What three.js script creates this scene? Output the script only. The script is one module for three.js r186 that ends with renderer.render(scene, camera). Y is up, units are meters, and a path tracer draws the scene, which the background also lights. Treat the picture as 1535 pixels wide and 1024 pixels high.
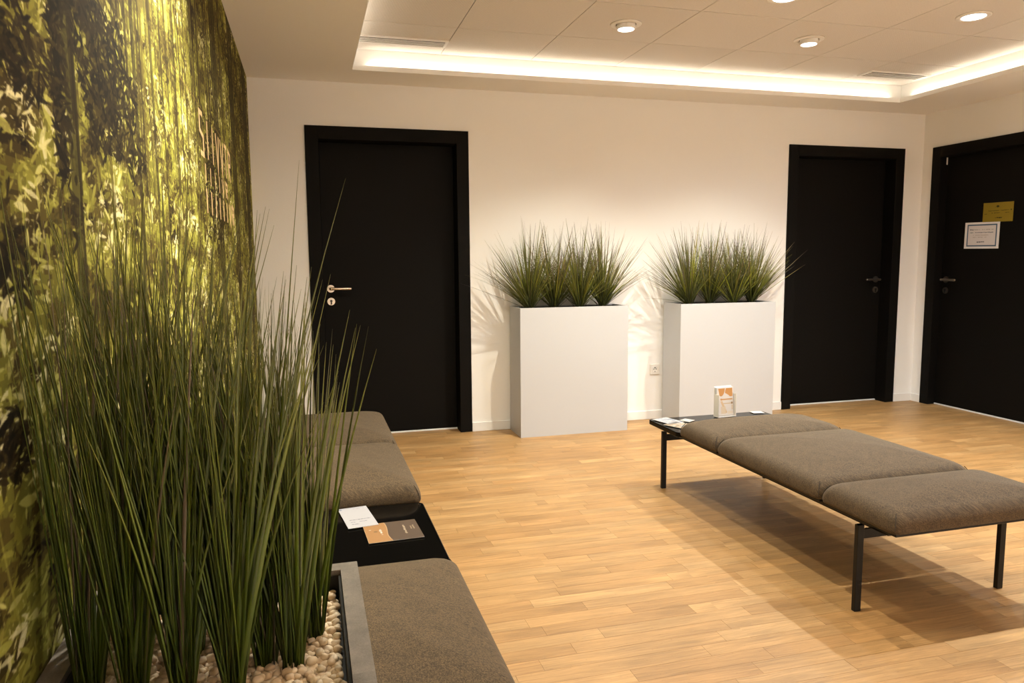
import * as THREE from 'three';
import { mergeGeometries as mergeAll, mergeVertices } from 'three/addons/utils/BufferGeometryUtils.js';
import { RoundedBoxGeometry } from 'three/addons/geometries/RoundedBoxGeometry.js';
import { RectAreaLightUniformsLib } from 'three/addons/lights/RectAreaLightUniformsLib.js';

// ------------------------------------------------------------------ camera, exposure, lights
const renderer = new THREE.WebGLRenderer({ antialias: true });
renderer.toneMapping = THREE.LinearToneMapping;
renderer.toneMappingExposure = 1.24;
renderer.shadowMap.enabled = true;
RectAreaLightUniformsLib.init();
const scene = new THREE.Scene();
scene.background = new THREE.Color(0x000000);

const FPX = 1099.73, YAW = 0.2708, PITCH = -0.1112, ROLL = -0.0077;
const CAM = new THREE.Vector3(0, 1.2355, 5.1048);
const camera = new THREE.PerspectiveCamera(2 * Math.atan(512 / FPX) * 180 / Math.PI, 1535 / 1024, 0.05, 50);
const FWD = new THREE.Vector3(Math.sin(YAW) * Math.cos(PITCH), Math.sin(PITCH), -Math.cos(YAW) * Math.cos(PITCH));
const R0 = new THREE.Vector3().crossVectors(FWD, new THREE.Vector3(0, 1, 0)).normalize();
const U0 = new THREE.Vector3().crossVectors(R0, FWD);
const RGT = R0.clone().multiplyScalar(Math.cos(ROLL)).addScaledVector(U0, Math.sin(ROLL));
const UPV = U0.clone().multiplyScalar(Math.cos(ROLL)).addScaledVector(R0, -Math.sin(ROLL));
camera.position.copy(CAM);
camera.quaternion.setFromRotationMatrix(new THREE.Matrix4().makeBasis(RGT, UPV, FWD.clone().negate()));
scene.add(camera);

const WARM = new THREE.Color().setRGB(1.0, 0.94, 0.77);
const NEUTRAL = new THREE.Color().setRGB(0.92, 1.02, 1.14);
const COVE = new THREE.Color().setRGB(1.0, 0.91, 0.73);
const HS = 2.404, HT = 2.55;                       // soffit and tray ceiling heights
const TRAY = { x0: 0.314, x1: 4.411, z0: 0.344, z1: 6.2 };   // edge of the soffit around the tray
const LEDGE = 0.075;
// ceiling spots: x, z, aim x, aim z (at floor level), half-angle, candela, colour, protruding lens
const SPOTS = [
  [1.785, 1.13, 1.785, 1.13, 1.03, 12, WARM, true, HT, 'round ceiling spot with a protruding lens above the planter next to the mural-side door'],
  [2.990, 1.13, 2.990, 1.13, 1.03, 12, WARM, true, HT, 'round ceiling spot with a protruding lens above the planter behind the bench'],
  [2.390, 1.73, 2.39, 1.73, 1.35, 4.5, NEUTRAL, false, HT, 'flush bright downlight above the bench end table with brochures'],
  [3.590, 1.73, 3.59, 1.73, 1.4, 6, NEUTRAL, false, HT, 'flush bright downlight above the open floor before the corner door'],
  [0.580, 1.73, 0.58, 1.73, 1.4, 8, WARM, false, HT, 'added unseen fill downlight above the floor before the mural-side door'],  // added out of view to brighten the planter sides and far floor
  [1.060, 2.93, 1.06, 2.93, 1.28, 10.5, WARM, false, HT, 'flush bright downlight above the floor between the two benches'],
  [2.990, 2.93, 2.99, 2.93, 1.28, 13.5, NEUTRAL, false, HT, 'flush bright downlight beside the cushions of the free-standing bench'],
  [4.190, 2.93, 4.19, 2.93, 1.4, 8.5, WARM, false, HT, 'added unseen fill downlight along the wall with the notice door'],  // unseen lamp added to lift the floor and wall on this side
  [0.050, 3.05, -1.15, 3.10, 0.95, 14, WARM, false, HS, 'flush round downlight in the plaster soffit close to the mural'],
  [1.180, 5.93, 1.18, 5.93, 0.9, 66, NEUTRAL, false],  // this and the next two: unseen lamps added for floor bounce
  [2.390, 5.93, 2.39, 5.93, 0.9, 66, NEUTRAL, false],
  [3.590, 5.93, 3.59, 5.93, 0.9, 66, NEUTRAL, false],
];
const COVE_POWER = 17;

// ------------------------------------------------------------------ helpers
const V3 = (x, y, z) => new THREE.Vector3(x, y, z);
function rng(seed) { let s = seed >>> 0; return () => { s = (s + 0x6D2B79F5) >>> 0; let t = s; t = Math.imul(t ^ (t >>> 15), t | 1); t ^= t + Math.imul(t ^ (t >>> 7), t | 61); return ((t ^ (t >>> 14)) >>> 0) / 4294967296; }; }
const taken = {};
function numbered(n) { if (!(n in taken)) { taken[n] = 0; return n; } taken[n]++; return n + '_' + String(taken[n]).padStart(3, '0'); }
function sh(o) { o.traverse(c => { if (c.isMesh) { c.castShadow = true; c.receiveShadow = true; } }); return o; }
function tag(o, label, category, group, kind) { o.userData.label = label; o.userData.category = category; if (group) o.userData.group = group; if (kind) o.userData.kind = kind; return o; }
function mesh(name, geo, mat, parent, pos) { const m = new THREE.Mesh(geo, mat); m.name = name; m.castShadow = m.receiveShadow = true; if (pos) m.position.set(...pos); if (parent) parent.add(m); return m; }
function top(name, label, category, pos = [0, 0, 0], group, kind) { const g = new THREE.Group(); g.name = numbered(name); g.position.set(...pos); tag(g, label, category, group, kind); scene.add(g); return g; }
function bx(x0, x1, y0, y1, z0, z1) { const g = new THREE.BoxGeometry(x1 - x0, y1 - y0, z1 - z0); g.translate((x0 + x1) / 2, (y0 + y1) / 2, (z0 + z1) / 2); return metricUV(g); }
function rbx(x0, x1, y0, y1, z0, z1, r = 0.003, s = 2) { const g = new RoundedBoxGeometry(x1 - x0, y1 - y0, z1 - z0, s, r); g.translate((x0 + x1) / 2, (y0 + y1) / 2, (z0 + z1) / 2); return metricUV(g); }
function metricUV(g) {          // texture coordinates in metres by the face's main direction
  const p = g.attributes.position, n = g.attributes.normal, uv = new Float32Array(p.count * 2);
  for (let i = 0; i < p.count; i++) {
    const ax = Math.abs(n.getX(i)), ay = Math.abs(n.getY(i)), az = Math.abs(n.getZ(i));
    if (ay >= ax && ay >= az) { uv[2 * i] = p.getX(i); uv[2 * i + 1] = p.getZ(i); }
    else if (ax >= az) { uv[2 * i] = p.getZ(i); uv[2 * i + 1] = p.getY(i); }
    else { uv[2 * i] = p.getX(i); uv[2 * i + 1] = p.getY(i); }
  }
  g.setAttribute('uv', new THREE.BufferAttribute(uv, 2)); return g;
}
function hash2(x, y, s) { let h = Math.imul(x, 374761393) + Math.imul(y, 668265263) + Math.imul(s, 1274126177); h = Math.imul(h ^ (h >>> 13), 1274126177); return ((h ^ (h >>> 16)) >>> 0) / 4294967296; }
function vnoise(x, y, s, per = 0) {
  const xi = Math.floor(x), yi = Math.floor(y), fx = x - xi, fy = y - yi, w = (a) => per ? ((a % per) + per) % per : a;
  const u = fx * fx * (3 - 2 * fx), v = fy * fy * (3 - 2 * fy);
  const a = hash2(w(xi), w(yi), s), b = hash2(w(xi + 1), w(yi), s), c = hash2(w(xi), w(yi + 1), s), d = hash2(w(xi + 1), w(yi + 1), s);
  return a + (b - a) * u + (c - a) * v + (a - b - c + d) * u * v;
}
function fbm(x, y, s, oct = 4) { let a = 0, k = 0.5, t = 0; for (let i = 0; i < oct; i++) { a += k * vnoise(x, y, s + i * 17); t += k; x *= 2.03; y *= 2.03; k *= 0.55; } return a / t; }
function dataTex(w, h, fn, srgb = true, rep = true) {
  const d = new Uint8Array(w * h * 4);
  for (let y = 0; y < h; y++) for (let x = 0; x < w; x++) { const c = fn(x, y), i = 4 * (y * w + x); d[i] = c[0]; d[i + 1] = c[1]; d[i + 2] = c[2]; d[i + 3] = 255; }
  const t = new THREE.DataTexture(d, w, h, THREE.RGBAFormat); t.magFilter = THREE.LinearFilter; t.minFilter = THREE.LinearMipmapLinearFilter; t.generateMipmaps = true;
  if (rep) t.wrapS = t.wrapT = THREE.RepeatWrapping; if (srgb) t.colorSpace = THREE.SRGBColorSpace; t.needsUpdate = true; return t;
}
function canvasTex(w, h, draw) { const c = document.createElement('canvas'); c.width = w; c.height = h; draw(c.getContext('2d'), w, h); const t = new THREE.CanvasTexture(c); t.colorSpace = THREE.SRGBColorSpace; t.magFilter = THREE.LinearFilter; return t; }
function mergeGeometries(list) { return mergeAll(list.map(g => g.index ? g.toNonIndexed() : g)); }
const std = (o) => new THREE.MeshStandardMaterial(o);
function pixelRay(u, v) { return FWD.clone().addScaledVector(RGT, (u - 767.5) / FPX).addScaledVector(UPV, -(v - 512) / FPX); }
function pixelOnX(u, v, x) { const d = pixelRay(u, v), t = (x - CAM.x) / d.x; return CAM.clone().addScaledVector(d, t); }
function toPixel(p) { const d = p.clone().sub(CAM), w = d.dot(FWD); return w > 0.05 ? [767.5 + FPX * d.dot(RGT) / w, 512 - FPX * d.dot(UPV) / w] : null; }

// ------------------------------------------------------------------ materials
const wallBump = dataTex(256, 256, (x, y) => { const v = 110 + 90 * (0.6 * vnoise(x / 4, y / 4, 5, 64) + 0.4 * vnoise(x / 1.6, y / 1.6, 6)); return [v, v, v]; }, false);
wallBump.repeat.set(4, 4);
const M = {
  wall: std({ color: new THREE.Color().setRGB(0.86, 0.84, 0.81), roughness: 0.92, bumpMap: wallBump, bumpScale: 0.0006 }),
  soffit: std({ color: new THREE.Color().setRGB(0.86, 0.84, 0.81), roughness: 0.95 }),
  baseboard: std({ color: new THREE.Color().setRGB(0.82, 0.80, 0.77), roughness: 0.5 }),
  doorBlack: new THREE.MeshPhysicalMaterial({ color: new THREE.Color().setRGB(0.0045, 0.0038, 0.0030), roughness: 0.6, specularIntensity: 0.2 }),
  steel: std({ color: new THREE.Color().setRGB(0.55, 0.50, 0.44), metalness: 1, roughness: 0.28 }),
  darkSteel: std({ color: new THREE.Color().setRGB(0.05, 0.045, 0.04), metalness: 0.6, roughness: 0.4 }),
  aluminium: std({ color: new THREE.Color().setRGB(0.80, 0.80, 0.80), metalness: 0.2, roughness: 0.5 }),
  whiteLacquer: std({ color: new THREE.Color().setRGB(0.50, 0.50, 0.51), roughness: 0.42 }),
  blackLiner: std({ color: new THREE.Color().setRGB(0.012, 0.011, 0.01), roughness: 0.8 }),
  blackMetal: new THREE.MeshPhysicalMaterial({ color: new THREE.Color().setRGB(0.008, 0.007, 0.006), roughness: 0.45, specularIntensity: 0.5 }),
  tableBlack: new THREE.MeshPhysicalMaterial({ color: new THREE.Color().setRGB(0.003, 0.0026, 0.0022), roughness: 0.1, specularIntensity: 0.22 }),
  plasticWhite: std({ color: new THREE.Color().setRGB(0.78, 0.74, 0.68), roughness: 0.4 }),
  lampRing: std({ color: new THREE.Color().setRGB(0.8, 0.78, 0.75), roughness: 0.5 }),
  paper: std({ color: new THREE.Color().setRGB(0.60, 0.60, 0.60), roughness: 0.7 }),
  slotDark: std({ color: new THREE.Color().setRGB(0.006, 0.005, 0.004), roughness: 0.8 }),
};

// ------------------------------------------------------------------ room shell
const XL = -0.325, XR = 4.993, ZF = 7.0, T = 0.16, XLW = XL - 0.004;
function wallWithHoles(u0, u1, h, holes) {      // wall in the XY plane, front face at z = 0, thickness T behind it
  // door openings reach the floor: cut them into the outline
  const pts = [[u0, 0]];
  for (const [a, b, t] of holes) pts.push([a, 0], [a, t], [b, t], [b, 0]);
  pts.push([u1, 0], [u1, h], [u0, h]);
  const q = new THREE.Shape(pts.map(p => new THREE.Vector2(...p)));
  const g = new THREE.ExtrudeGeometry(q, { depth: T, bevelEnabled: false }); g.translate(0, 0, -T); return metricUV(g);
}
const DH = 2.12, FW = 0.085;   // outer height of the door casings, casing width
const D1 = [0.018, 1.112], D2 = [3.693, 4.799], D3 = [0.105, 1.205];
const wallBack = mesh('wall_back', wallWithHoles(XLW - T, XR + T, 2.70, [[D1[0] + 0.03, D1[1] - 0.03, DH - 0.03], [D2[0] + 0.03, D2[1] - 0.03, DH - 0.03]]), M.wall, scene);
tag(wallBack, 'cream plaster wall with two black doors and the white planters', 'wall', null, 'structure');
const gr = wallWithHoles(0, ZF, 2.70, [[D3[0] + 0.03, D3[1] - 0.03, DH - 0.03]]).rotateY(-Math.PI / 2).translate(XR, 0, 0);
const wallRight = mesh('wall_right', gr, M.wall, scene);
tag(wallRight, 'cream plaster side wall with the black door that carries notices', 'wall', null, 'structure');
tag(mesh('wall_left', bx(XLW - T, XLW, 0, 2.70, 0, ZF), M.wall, scene), 'plain wall behind the forest mural', 'wall', null, 'structure');
tag(mesh('wall_front', bx(XLW - T, XR + T, 0, 2.70, ZF, ZF + T), M.wall, scene), 'plain cream wall closing the room opposite the planters', 'wall', null, 'structure');

function skirt(name, segs, label) {
  const g = top(name, label, 'baseboard', [0, 0, 0], null, 'structure'); g.name = name;
  for (const s of segs) mesh('skirting', rbx(...s, 0.002), M.baseboard, g);
}
const BBH = 0.065, BBT = 0.012;
skirt('baseboard_back', [[XL, D1[0] - 0.001, 0, BBH, 0, BBT], [D1[1] + 0.001, D2[0] - 0.001, 0, BBH, 0, BBT], [D2[1] + 0.001, XR - BBT, 0, BBH, 0, BBT]], 'low white skirting along the wall behind the white planters');
skirt('baseboard_right', [[XR - BBT, XR, 0, BBH, 0, D3[0] - 0.001], [XR - BBT, XR, 0, BBH, D3[1] + 0.001, ZF]], 'low white skirting beside the door with notices');

// ---- ceiling: plaster soffit ring, tray sides and square metal tiles
const ceiling = top('ceiling', 'cream ceiling with a lit recessed tray of square tiles', 'ceiling', [0, 0, 0], null, 'structure');
const W0 = { x0: TRAY.x0 - LEDGE, x1: TRAY.x1 + LEDGE, z0: TRAY.z0 - LEDGE, z1: TRAY.z1 + LEDGE };
const LIP = 0.030;
mesh('soffit', mergeGeometries([
  bx(XLW, TRAY.x0, HS, HS + LIP, 0, ZF), bx(TRAY.x1, XR, HS, HS + LIP, 0, ZF),
  bx(TRAY.x0, TRAY.x1, HS, HS + LIP, 0, TRAY.z0), bx(TRAY.x0, TRAY.x1, HS, HS + LIP, TRAY.z1, ZF)]), M.soffit, ceiling);
mesh('tray_side', mergeGeometries([
  bx(W0.x0 - 0.03, W0.x0, HS + LIP, HT + 0.03, W0.z0 - 0.03, W0.z1 + 0.03), bx(W0.x1, W0.x1 + 0.03, HS + LIP, HT + 0.03, W0.z0 - 0.03, W0.z1 + 0.03),
  bx(W0.x0, W0.x1, HS + LIP, HT + 0.03, W0.z0 - 0.03, W0.z0), bx(W0.x0, W0.x1, HS + LIP, HT + 0.03, W0.z1, W0.z1 + 0.03)]), M.soffit, ceiling);
mesh('deck', bx(XLW - T, XR + T, HT + 0.03, HT + 0.15, -T, ZF + T), M.soffit, ceiling);
const tileBump = dataTex(128, 128, (x, y) => { const d = Math.hypot((x % 16) - 8, (y % 16) - 8); const v = d < 3.2 ? 70 : 200; return [v, v, v]; }, false);
tileBump.repeat.set(1 / 0.064, 1 / 0.064);
const tileColor = dataTex(128, 128, (x, y) => { const d = Math.hypot((x % 16) - 8, (y % 16) - 8); const v = d < 3.2 ? 176 : 226; return [v, v * 0.975, v * 0.95]; });
tileColor.repeat.set(1 / 0.064, 1 / 0.064);
const tileMat = std({ map: tileColor, roughness: 0.8, bumpMap: tileBump, bumpScale: 0.0008 });
const tileMat2 = std({ map: tileColor, roughness: 0.8, color: new THREE.Color().setRGB(0.96, 0.96, 0.96) });
const GX = [W0.x0], GZ = [W0.z0];
for (let x = 0.88; x < W0.x1 - 0.05; x += 0.6025) GX.push(x); GX.push(W0.x1);
for (let z = 0.83; z < W0.z1 - 0.05; z += 0.6) GZ.push(z); GZ.push(W0.z1);
for (let i = 0; i < GX.length - 1; i++) for (let j = 0; j < GZ.length - 1; j++) {
  const g = 0.0022;
  mesh('ceiling_tile', bx(GX[i] + g, GX[i + 1] - g, HT, HT + 0.012, GZ[j] + 1.7 * g, GZ[j + 1] - 1.7 * g), (i * 7 + j * 3) % 4 === 1 ? tileMat2 : tileMat, ceiling);
}

// ---- cove light strips lying on the soffit ledge around the tray
const ledMat = std({ color: 0x000000, emissive: new THREE.Color().setRGB(1, 0.86, 0.66), emissiveIntensity: 1.6 });
function coveStrip(ax, az, bx_, bz, nx, nz, label) {
  const L = Math.hypot(bx_ - ax, bz - az), c = [(ax + bx_) / 2, HS + LIP + 0.006, (az + bz) / 2];
  const g = top('cove_light', label, 'light strip', c, 'cove light strips around the ceiling tray');
  const alongX = Math.abs(bx_ - ax) > Math.abs(bz - az);
  mesh('profile', alongX ? bx(-L / 2, L / 2, -0.006, -0.001, -0.008, 0.008) : bx(-0.008, 0.008, -0.006, -0.001, -L / 2, L / 2), M.lampRing, g);
  mesh('diffuser', alongX ? bx(-L / 2, L / 2, -0.001, 0.002, -0.006, 0.006) : bx(-0.006, 0.006, -0.001, 0.002, -L / 2, L / 2), ledMat, g);
  const l = new THREE.RectAreaLight(COVE, COVE_POWER, L, 0.012);
  l.position.set(0, 0.004, 0); l.name = 'cove_glow'; g.add(l);
  l.lookAt(c[0] + nx * 0.3, c[1] + 1.0, c[2] + nz * 0.3);
}
const inset = 0.05;
coveStrip(TRAY.x0 + 0.1, TRAY.z0 - inset, TRAY.x1 - 0.04, TRAY.z0 - inset, 0, -1, 'warm glowing strip in the cove above the white planters');
coveStrip(TRAY.x1 + inset, TRAY.z0 + 0.04, TRAY.x1 + inset, TRAY.z1, 1, 0, 'warm glowing strip in the cove above the door with notices');
coveStrip(TRAY.x0 - inset, TRAY.z0 + 0.04, TRAY.x0 - inset, TRAY.z1, -1, 0, 'warm glowing strip in the cove alongside the forest mural');
coveStrip(TRAY.x0 + 0.1, TRAY.z1 + inset, TRAY.x1 - 0.04, TRAY.z1 + inset, 0, 1, 'warm glowing strip in the cove opposite the white planters');

// ---- ceiling spots
const lensMat = (c) => std({ color: 0x000000, emissive: c.clone().lerp(new THREE.Color(1, 1, 1), 0.3), emissiveIntensity: 5 });
const lensWarm = lensMat(WARM), lensNeutral = lensMat(NEUTRAL);
SPOTS.forEach(([x, z, tx, tz, ang, cd, col, protruding, hy = HT, label = 'added unseen fill downlight above the far half of the floor opposite the planters']) => {
  const g = top(protruding ? 'ceiling_spot' : 'ceiling_downlight', label, 'ceiling light', [x, hy, z], protruding ? 'protruding ceiling spots' : 'flush ceiling downlights');
  const ringPts = [[0.058, 0], [0.088, 0], [0.088, -0.004], [0.080, -0.008], [0.064, -0.008], [0.058, -0.004], [0.058, 0]].map(p => new THREE.Vector2(...p));
  mesh('trim_ring', new THREE.LatheGeometry(ringPts, 40), M.lampRing, g);
  mesh('recess', new THREE.CylinderGeometry(0.058, 0.058, 0.002, 32).translate(0, -0.001, 0), protruding ? M.darkSteel : M.lampRing, g);
  const dir = V3(tx - x, -hy, tz - z).normalize();
  const head = new THREE.Group(); head.name = 'lamp_head'; g.add(head);
  const q = new THREE.Quaternion().setFromUnitVectors(V3(0, -1, 0), dir); head.quaternion.copy(q);
  const drop = protruding ? 0.030 : 0.006;
  if (protruding) {
    const hp = [[0.053, 0.0], [0.053, -0.026], [0.050, -0.030], [0.046, -0.030], [0.046, -0.026]].map(p => new THREE.Vector2(...p));
    mesh('housing', new THREE.LatheGeometry(hp, 36), M.lampRing, head);
    mesh('lens', new THREE.CylinderGeometry(0.046, 0.046, 0.003, 32).translate(0, -0.0285, 0), col === WARM ? lensWarm : lensNeutral, head);
  } else {
    mesh('lens', new THREE.CylinderGeometry(0.058, 0.058, 0.003, 32).translate(0, -0.0065, 0), col === WARM ? lensWarm : lensNeutral, head);
  }
  const s = new THREE.SpotLight(col, cd, 0, ang, protruding ? 0.6 : 1, 2);
  s.position.copy(dir).multiplyScalar(drop + 0.008); s.castShadow = true; s.shadow.radius = 1.3; s.shadow.mapSize.set(1024, 1024); s.name = 'spot_beam';
  g.add(s); s.target.position.copy(dir).multiplyScalar(2); g.add(s.target);
});

// ---- slot diffusers in the tray ceiling
function airVent(x0, x1, z0, z1, label) {
  const g = top('air_vent', label, 'air vent', [(x0 + x1) / 2, HT, (z0 + z1) / 2], 'slot air vents in the ceiling tray');
  const w = (x1 - x0) / 2, d = (z1 - z0) / 2;
  mesh('backing', bx(-w, w, -0.003, -0.001, -d, d), M.slotDark, g);
  mesh('frame', mergeGeometries([bx(-w - 0.018, w + 0.018, -0.008, -0.0002, -d - 0.018, -d), bx(-w - 0.018, w + 0.018, -0.008, -0.0002, d, d + 0.018), bx(-w - 0.018, -w, -0.008, -0.0002, -d, d), bx(w, w + 0.018, -0.008, -0.0002, -d, d)]), M.lampRing, g);
  for (let k = 0; k < 3; k++) { const zc = -d + (k + 1) * (2 * d) / 4; mesh('slat', bx(-w, w, -0.008, -0.005, zc - 0.0045, zc + 0.0045), M.lampRing, g); }
}
airVent(0.30, 0.86, 0.46, 0.56, 'white slot air vent in the tray corner over the wide door by the mural');
airVent(3.93, 4.41, 0.48, 0.59, 'white slot air vent in the tray corner over the narrow door by the room corner');

// ------------------------------------------------------------------ floor: three-strip beech boards
function woodTex(seed) {
  return dataTex(1024, 256, (x, y) => {
    const w = 6 * fbm(x / 260, y / 60, seed + 3, 3);
    const g = fbm(x / 150, y / 5 + w, seed, 4), f = fbm(x / 26, y / 1.6, seed + 9, 2), b = fbm(x / 300, y / 70, seed + 21, 3);
    let v = 0.80 + 0.22 * (g - 0.5) + 0.09 * (f - 0.5) + 0.22 * (b - 0.5);
    const fl = vnoise(x / 9, y / 2.2, seed + 40); if (fl > 0.93) v -= 0.07;
    return [Math.min(255, 255 * v), Math.min(255, 245 * v * (0.965 + 0.035 * v)), Math.min(255, 232 * v * (0.90 + 0.1 * v))];
  });
}
const woodMaps = [woodTex(11), woodTex(57), woodTex(101)];
const woodBump = dataTex(512, 256, (x, y) => { const v = 128 + 90 * (fbm(x / 90, y / 3, 77, 3) - 0.5); return [v, v, v]; }, false);
const woodTones = [[0.609, 0.380, 0.167], [0.582, 0.357, 0.153], [0.630, 0.404, 0.185], [0.561, 0.339, 0.144], [0.600, 0.376, 0.165], [0.617, 0.389, 0.174], [0.551, 0.334, 0.141], [0.639, 0.417, 0.195]];
const woodMats = woodTones.map((c, i) => std({ map: woodMaps[i % 3], color: new THREE.Color().setRGB(...c), roughness: 0.46, bumpMap: woodBump, bumpScale: 0.0002 }));
const floorBase = mesh('floor', bx(XLW - T, XR + T, -0.15, -0.008, -T - 0.2, ZF + T), std({ color: new THREE.Color().setRGB(0.30, 0.20, 0.11), roughness: 0.8 }), scene);
tag(floorBase, 'warm beech strip floor of short staggered boards', 'floor', null, 'structure');
{
  const R = rng(4711), SW = 0.0655, strips = [];
  let row = 0;
  for (let z = -0.16; z < ZF; z += SW, row++) {
    let x = XLW - 0.02 - R() * 0.5;
    while (x < XR + 0.13) { const L = [0.30, 0.38, 0.46, 0.55, 0.62][Math.floor(R() * 5)]; strips.push({ x, z, L, v: Math.floor(R() * 4), m: Math.floor(R() * woodMats.length) }); x += L; }
  }
  for (const s of strips) {
    const c = [[0, 0], [s.L, 0], [s.L, SW], [0, SW]].map(([a, b]) => toPixel(V3(s.x + a, 0, s.z + b)));
    s.area = 0;
    if (c.every(p => p)) {
      const cx = c.reduce((a, p) => a + p[0], 0) / 4, cy = c.reduce((a, p) => a + p[1], 0) / 4;
      if (cx > 420 && cx < 1560 && cy > 560 && cy < 1040 && s.x > 0.15) { let A = 0; for (let i = 0; i < 4; i++) { const p = c[i], q = c[(i + 1) % 4]; A += p[0] * q[1] - q[0] * p[1]; } s.area = Math.abs(A) / 2; }
    }
  }
  strips.sort((a, b) => b.area - a.area);
  const geos = {};
  const stripGeo = (L, v) => {
    const k = L + '_' + v; if (geos[k]) return geos[k];
    const e = 0.00035, g = new THREE.BoxGeometry(L - 2 * e, 0.008, SW - 2 * e); g.translate(L / 2, -0.004, SW / 2);
    const p = g.attributes.position, uv = g.attributes.uv;
    for (let i = 0; i < p.count; i++) uv.setXY(i, p.getX(i) / 1.1 + v * 0.27 + L, p.getZ(i) / 0.27 + v * 0.25);
    return geos[k] = g;
  };
  strips.slice(0, 300).forEach(s => mesh('plank', stripGeo(s.L, s.v), woodMats[s.m], floorBase, [s.x, 0, s.z]));
  const rest = woodMats.map(() => []);
  strips.slice(300).forEach(s => rest[s.m].push(stripGeo(s.L, s.v).clone().translate(s.x, 0, s.z)));
  rest.forEach((gs, i) => { const m = mesh('far_planks', mergeGeometries(gs), woodMats[i], floorBase); m.userData.kind = 'stuff'; });
}

// ------------------------------------------------------------------ doors
function cyl(r0, r1, h, seg = 28) { return new THREE.CylinderGeometry(r0, r1, h, seg); }
function doorSet(n, width, recess, leverSide, label, brass) {   // local: x across 0..width, front of the wall at z = 0
  const g = top('door_' + n, label, 'door', [0, 0, 0], null, 'structure'); g.name = 'door_' + n;
  const fi = FW, th = 0.012, dp = T;
  mesh('door_frame', mergeGeometries([
    rbx(0, fi, 0, DH, -0.001, th, 0.002), rbx(width - fi, width, 0, DH, -0.001, th, 0.002), rbx(fi, width - fi, DH - fi, DH, -0.001, th, 0.002),
    bx(fi - 0.025, fi, 0, DH - fi, -dp, 0), bx(width - fi, width - fi + 0.025, 0, DH - fi, -dp, 0), bx(fi - 0.025, width - fi + 0.025, DH - fi, DH - fi + 0.025, -dp, 0),
    bx(fi, fi + 0.012, 0, DH - fi, -recess - 0.045, -recess - 0.0405), bx(width - fi - 0.012, width - fi, 0, DH - fi, -recess - 0.045, -recess - 0.0405)]), M.doorBlack, g);
  const leaf = mesh('door_leaf', rbx(fi + 0.003, width - fi - 0.003, 0.012, DH - fi - 0.003, -recess - 0.04, -recess, 0.002), M.doorBlack, g);
  mesh('threshold', rbx(fi, width - fi, 0, 0.011, -recess - 0.03, -recess + 0.004, 0.002), M.aluminium, g);
  const hx = leverSide < 0 ? fi + 0.052 : width - fi - 0.052, s = -leverSide, z0 = -recess, hy = 1.045;
  const rose = cyl(0.026, 0.026, 0.008).rotateX(Math.PI / 2).translate(hx, hy, z0 + 0.004);
  const neck = cyl(0.010, 0.010, 0.045).rotateX(Math.PI / 2).translate(hx, hy, z0 + 0.030);
  const path = new THREE.CatmullRomCurve3([V3(hx, hy, z0 + 0.052), V3(hx + s * 0.02, hy, z0 + 0.054), V3(hx + s * 0.07, hy, z0 + 0.054), V3(hx + s * 0.130, hy, z0 + 0.054)]);
  const lever = new THREE.TubeGeometry(path, 16, 0.0095, 12), cap = new THREE.SphereGeometry(0.0095, 14, 10).translate(hx + s * 0.130, hy, z0 + 0.054), cap2 = new THREE.SphereGeometry(0.0105, 14, 10).translate(hx, hy, z0 + 0.052);
  mesh('lever_handle', mergeGeometries([rose, neck, lever, cap, cap2].map(q => q.index ? q.toNonIndexed() : q)), brass, leaf);
  const ros2 = cyl(0.026, 0.026, 0.008).rotateX(Math.PI / 2).translate(hx, hy - 0.088, z0 + 0.004);
  const lockPlate = mesh('lock_rosette', ros2, brass, leaf);
  mesh('lock_cylinder', mergeGeometries([cyl(0.0085, 0.0085, 0.004).rotateX(Math.PI / 2).translate(hx, hy - 0.084, z0 + 0.009), bx(hx - 0.005, hx + 0.005, hy - 0.108, hy - 0.086, z0 + 0.006, z0 + 0.010)].map(q => q.toNonIndexed())), M.darkSteel, leaf);
  return g;
}
const brassSteel = std({ color: new THREE.Color().setRGB(0.62, 0.52, 0.40), metalness: 1, roughness: 0.25 });
const dullSteel = std({ color: new THREE.Color().setRGB(0.32, 0.28, 0.23), metalness: 1, roughness: 0.3 });
const d1 = doorSet(1, D1[1] - D1[0], 0.115, -1, 'black door in a black casing beside the forest mural', brassSteel); d1.position.set(D1[0], 0, 0);
const d2 = doorSet(2, D2[1] - D2[0], 0.105, 1, 'black door in a black casing between a white planter and the room corner', dullSteel); d2.position.set(D2[0], 0, 0);
const d3 = doorSet(3, D3[1] - D3[0], 0.060, -1, 'black door on the side wall with two notices stuck on it', dullSteel);
d3.rotation.y = -Math.PI / 2; d3.position.set(XR, 0, D3[0]);

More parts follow.
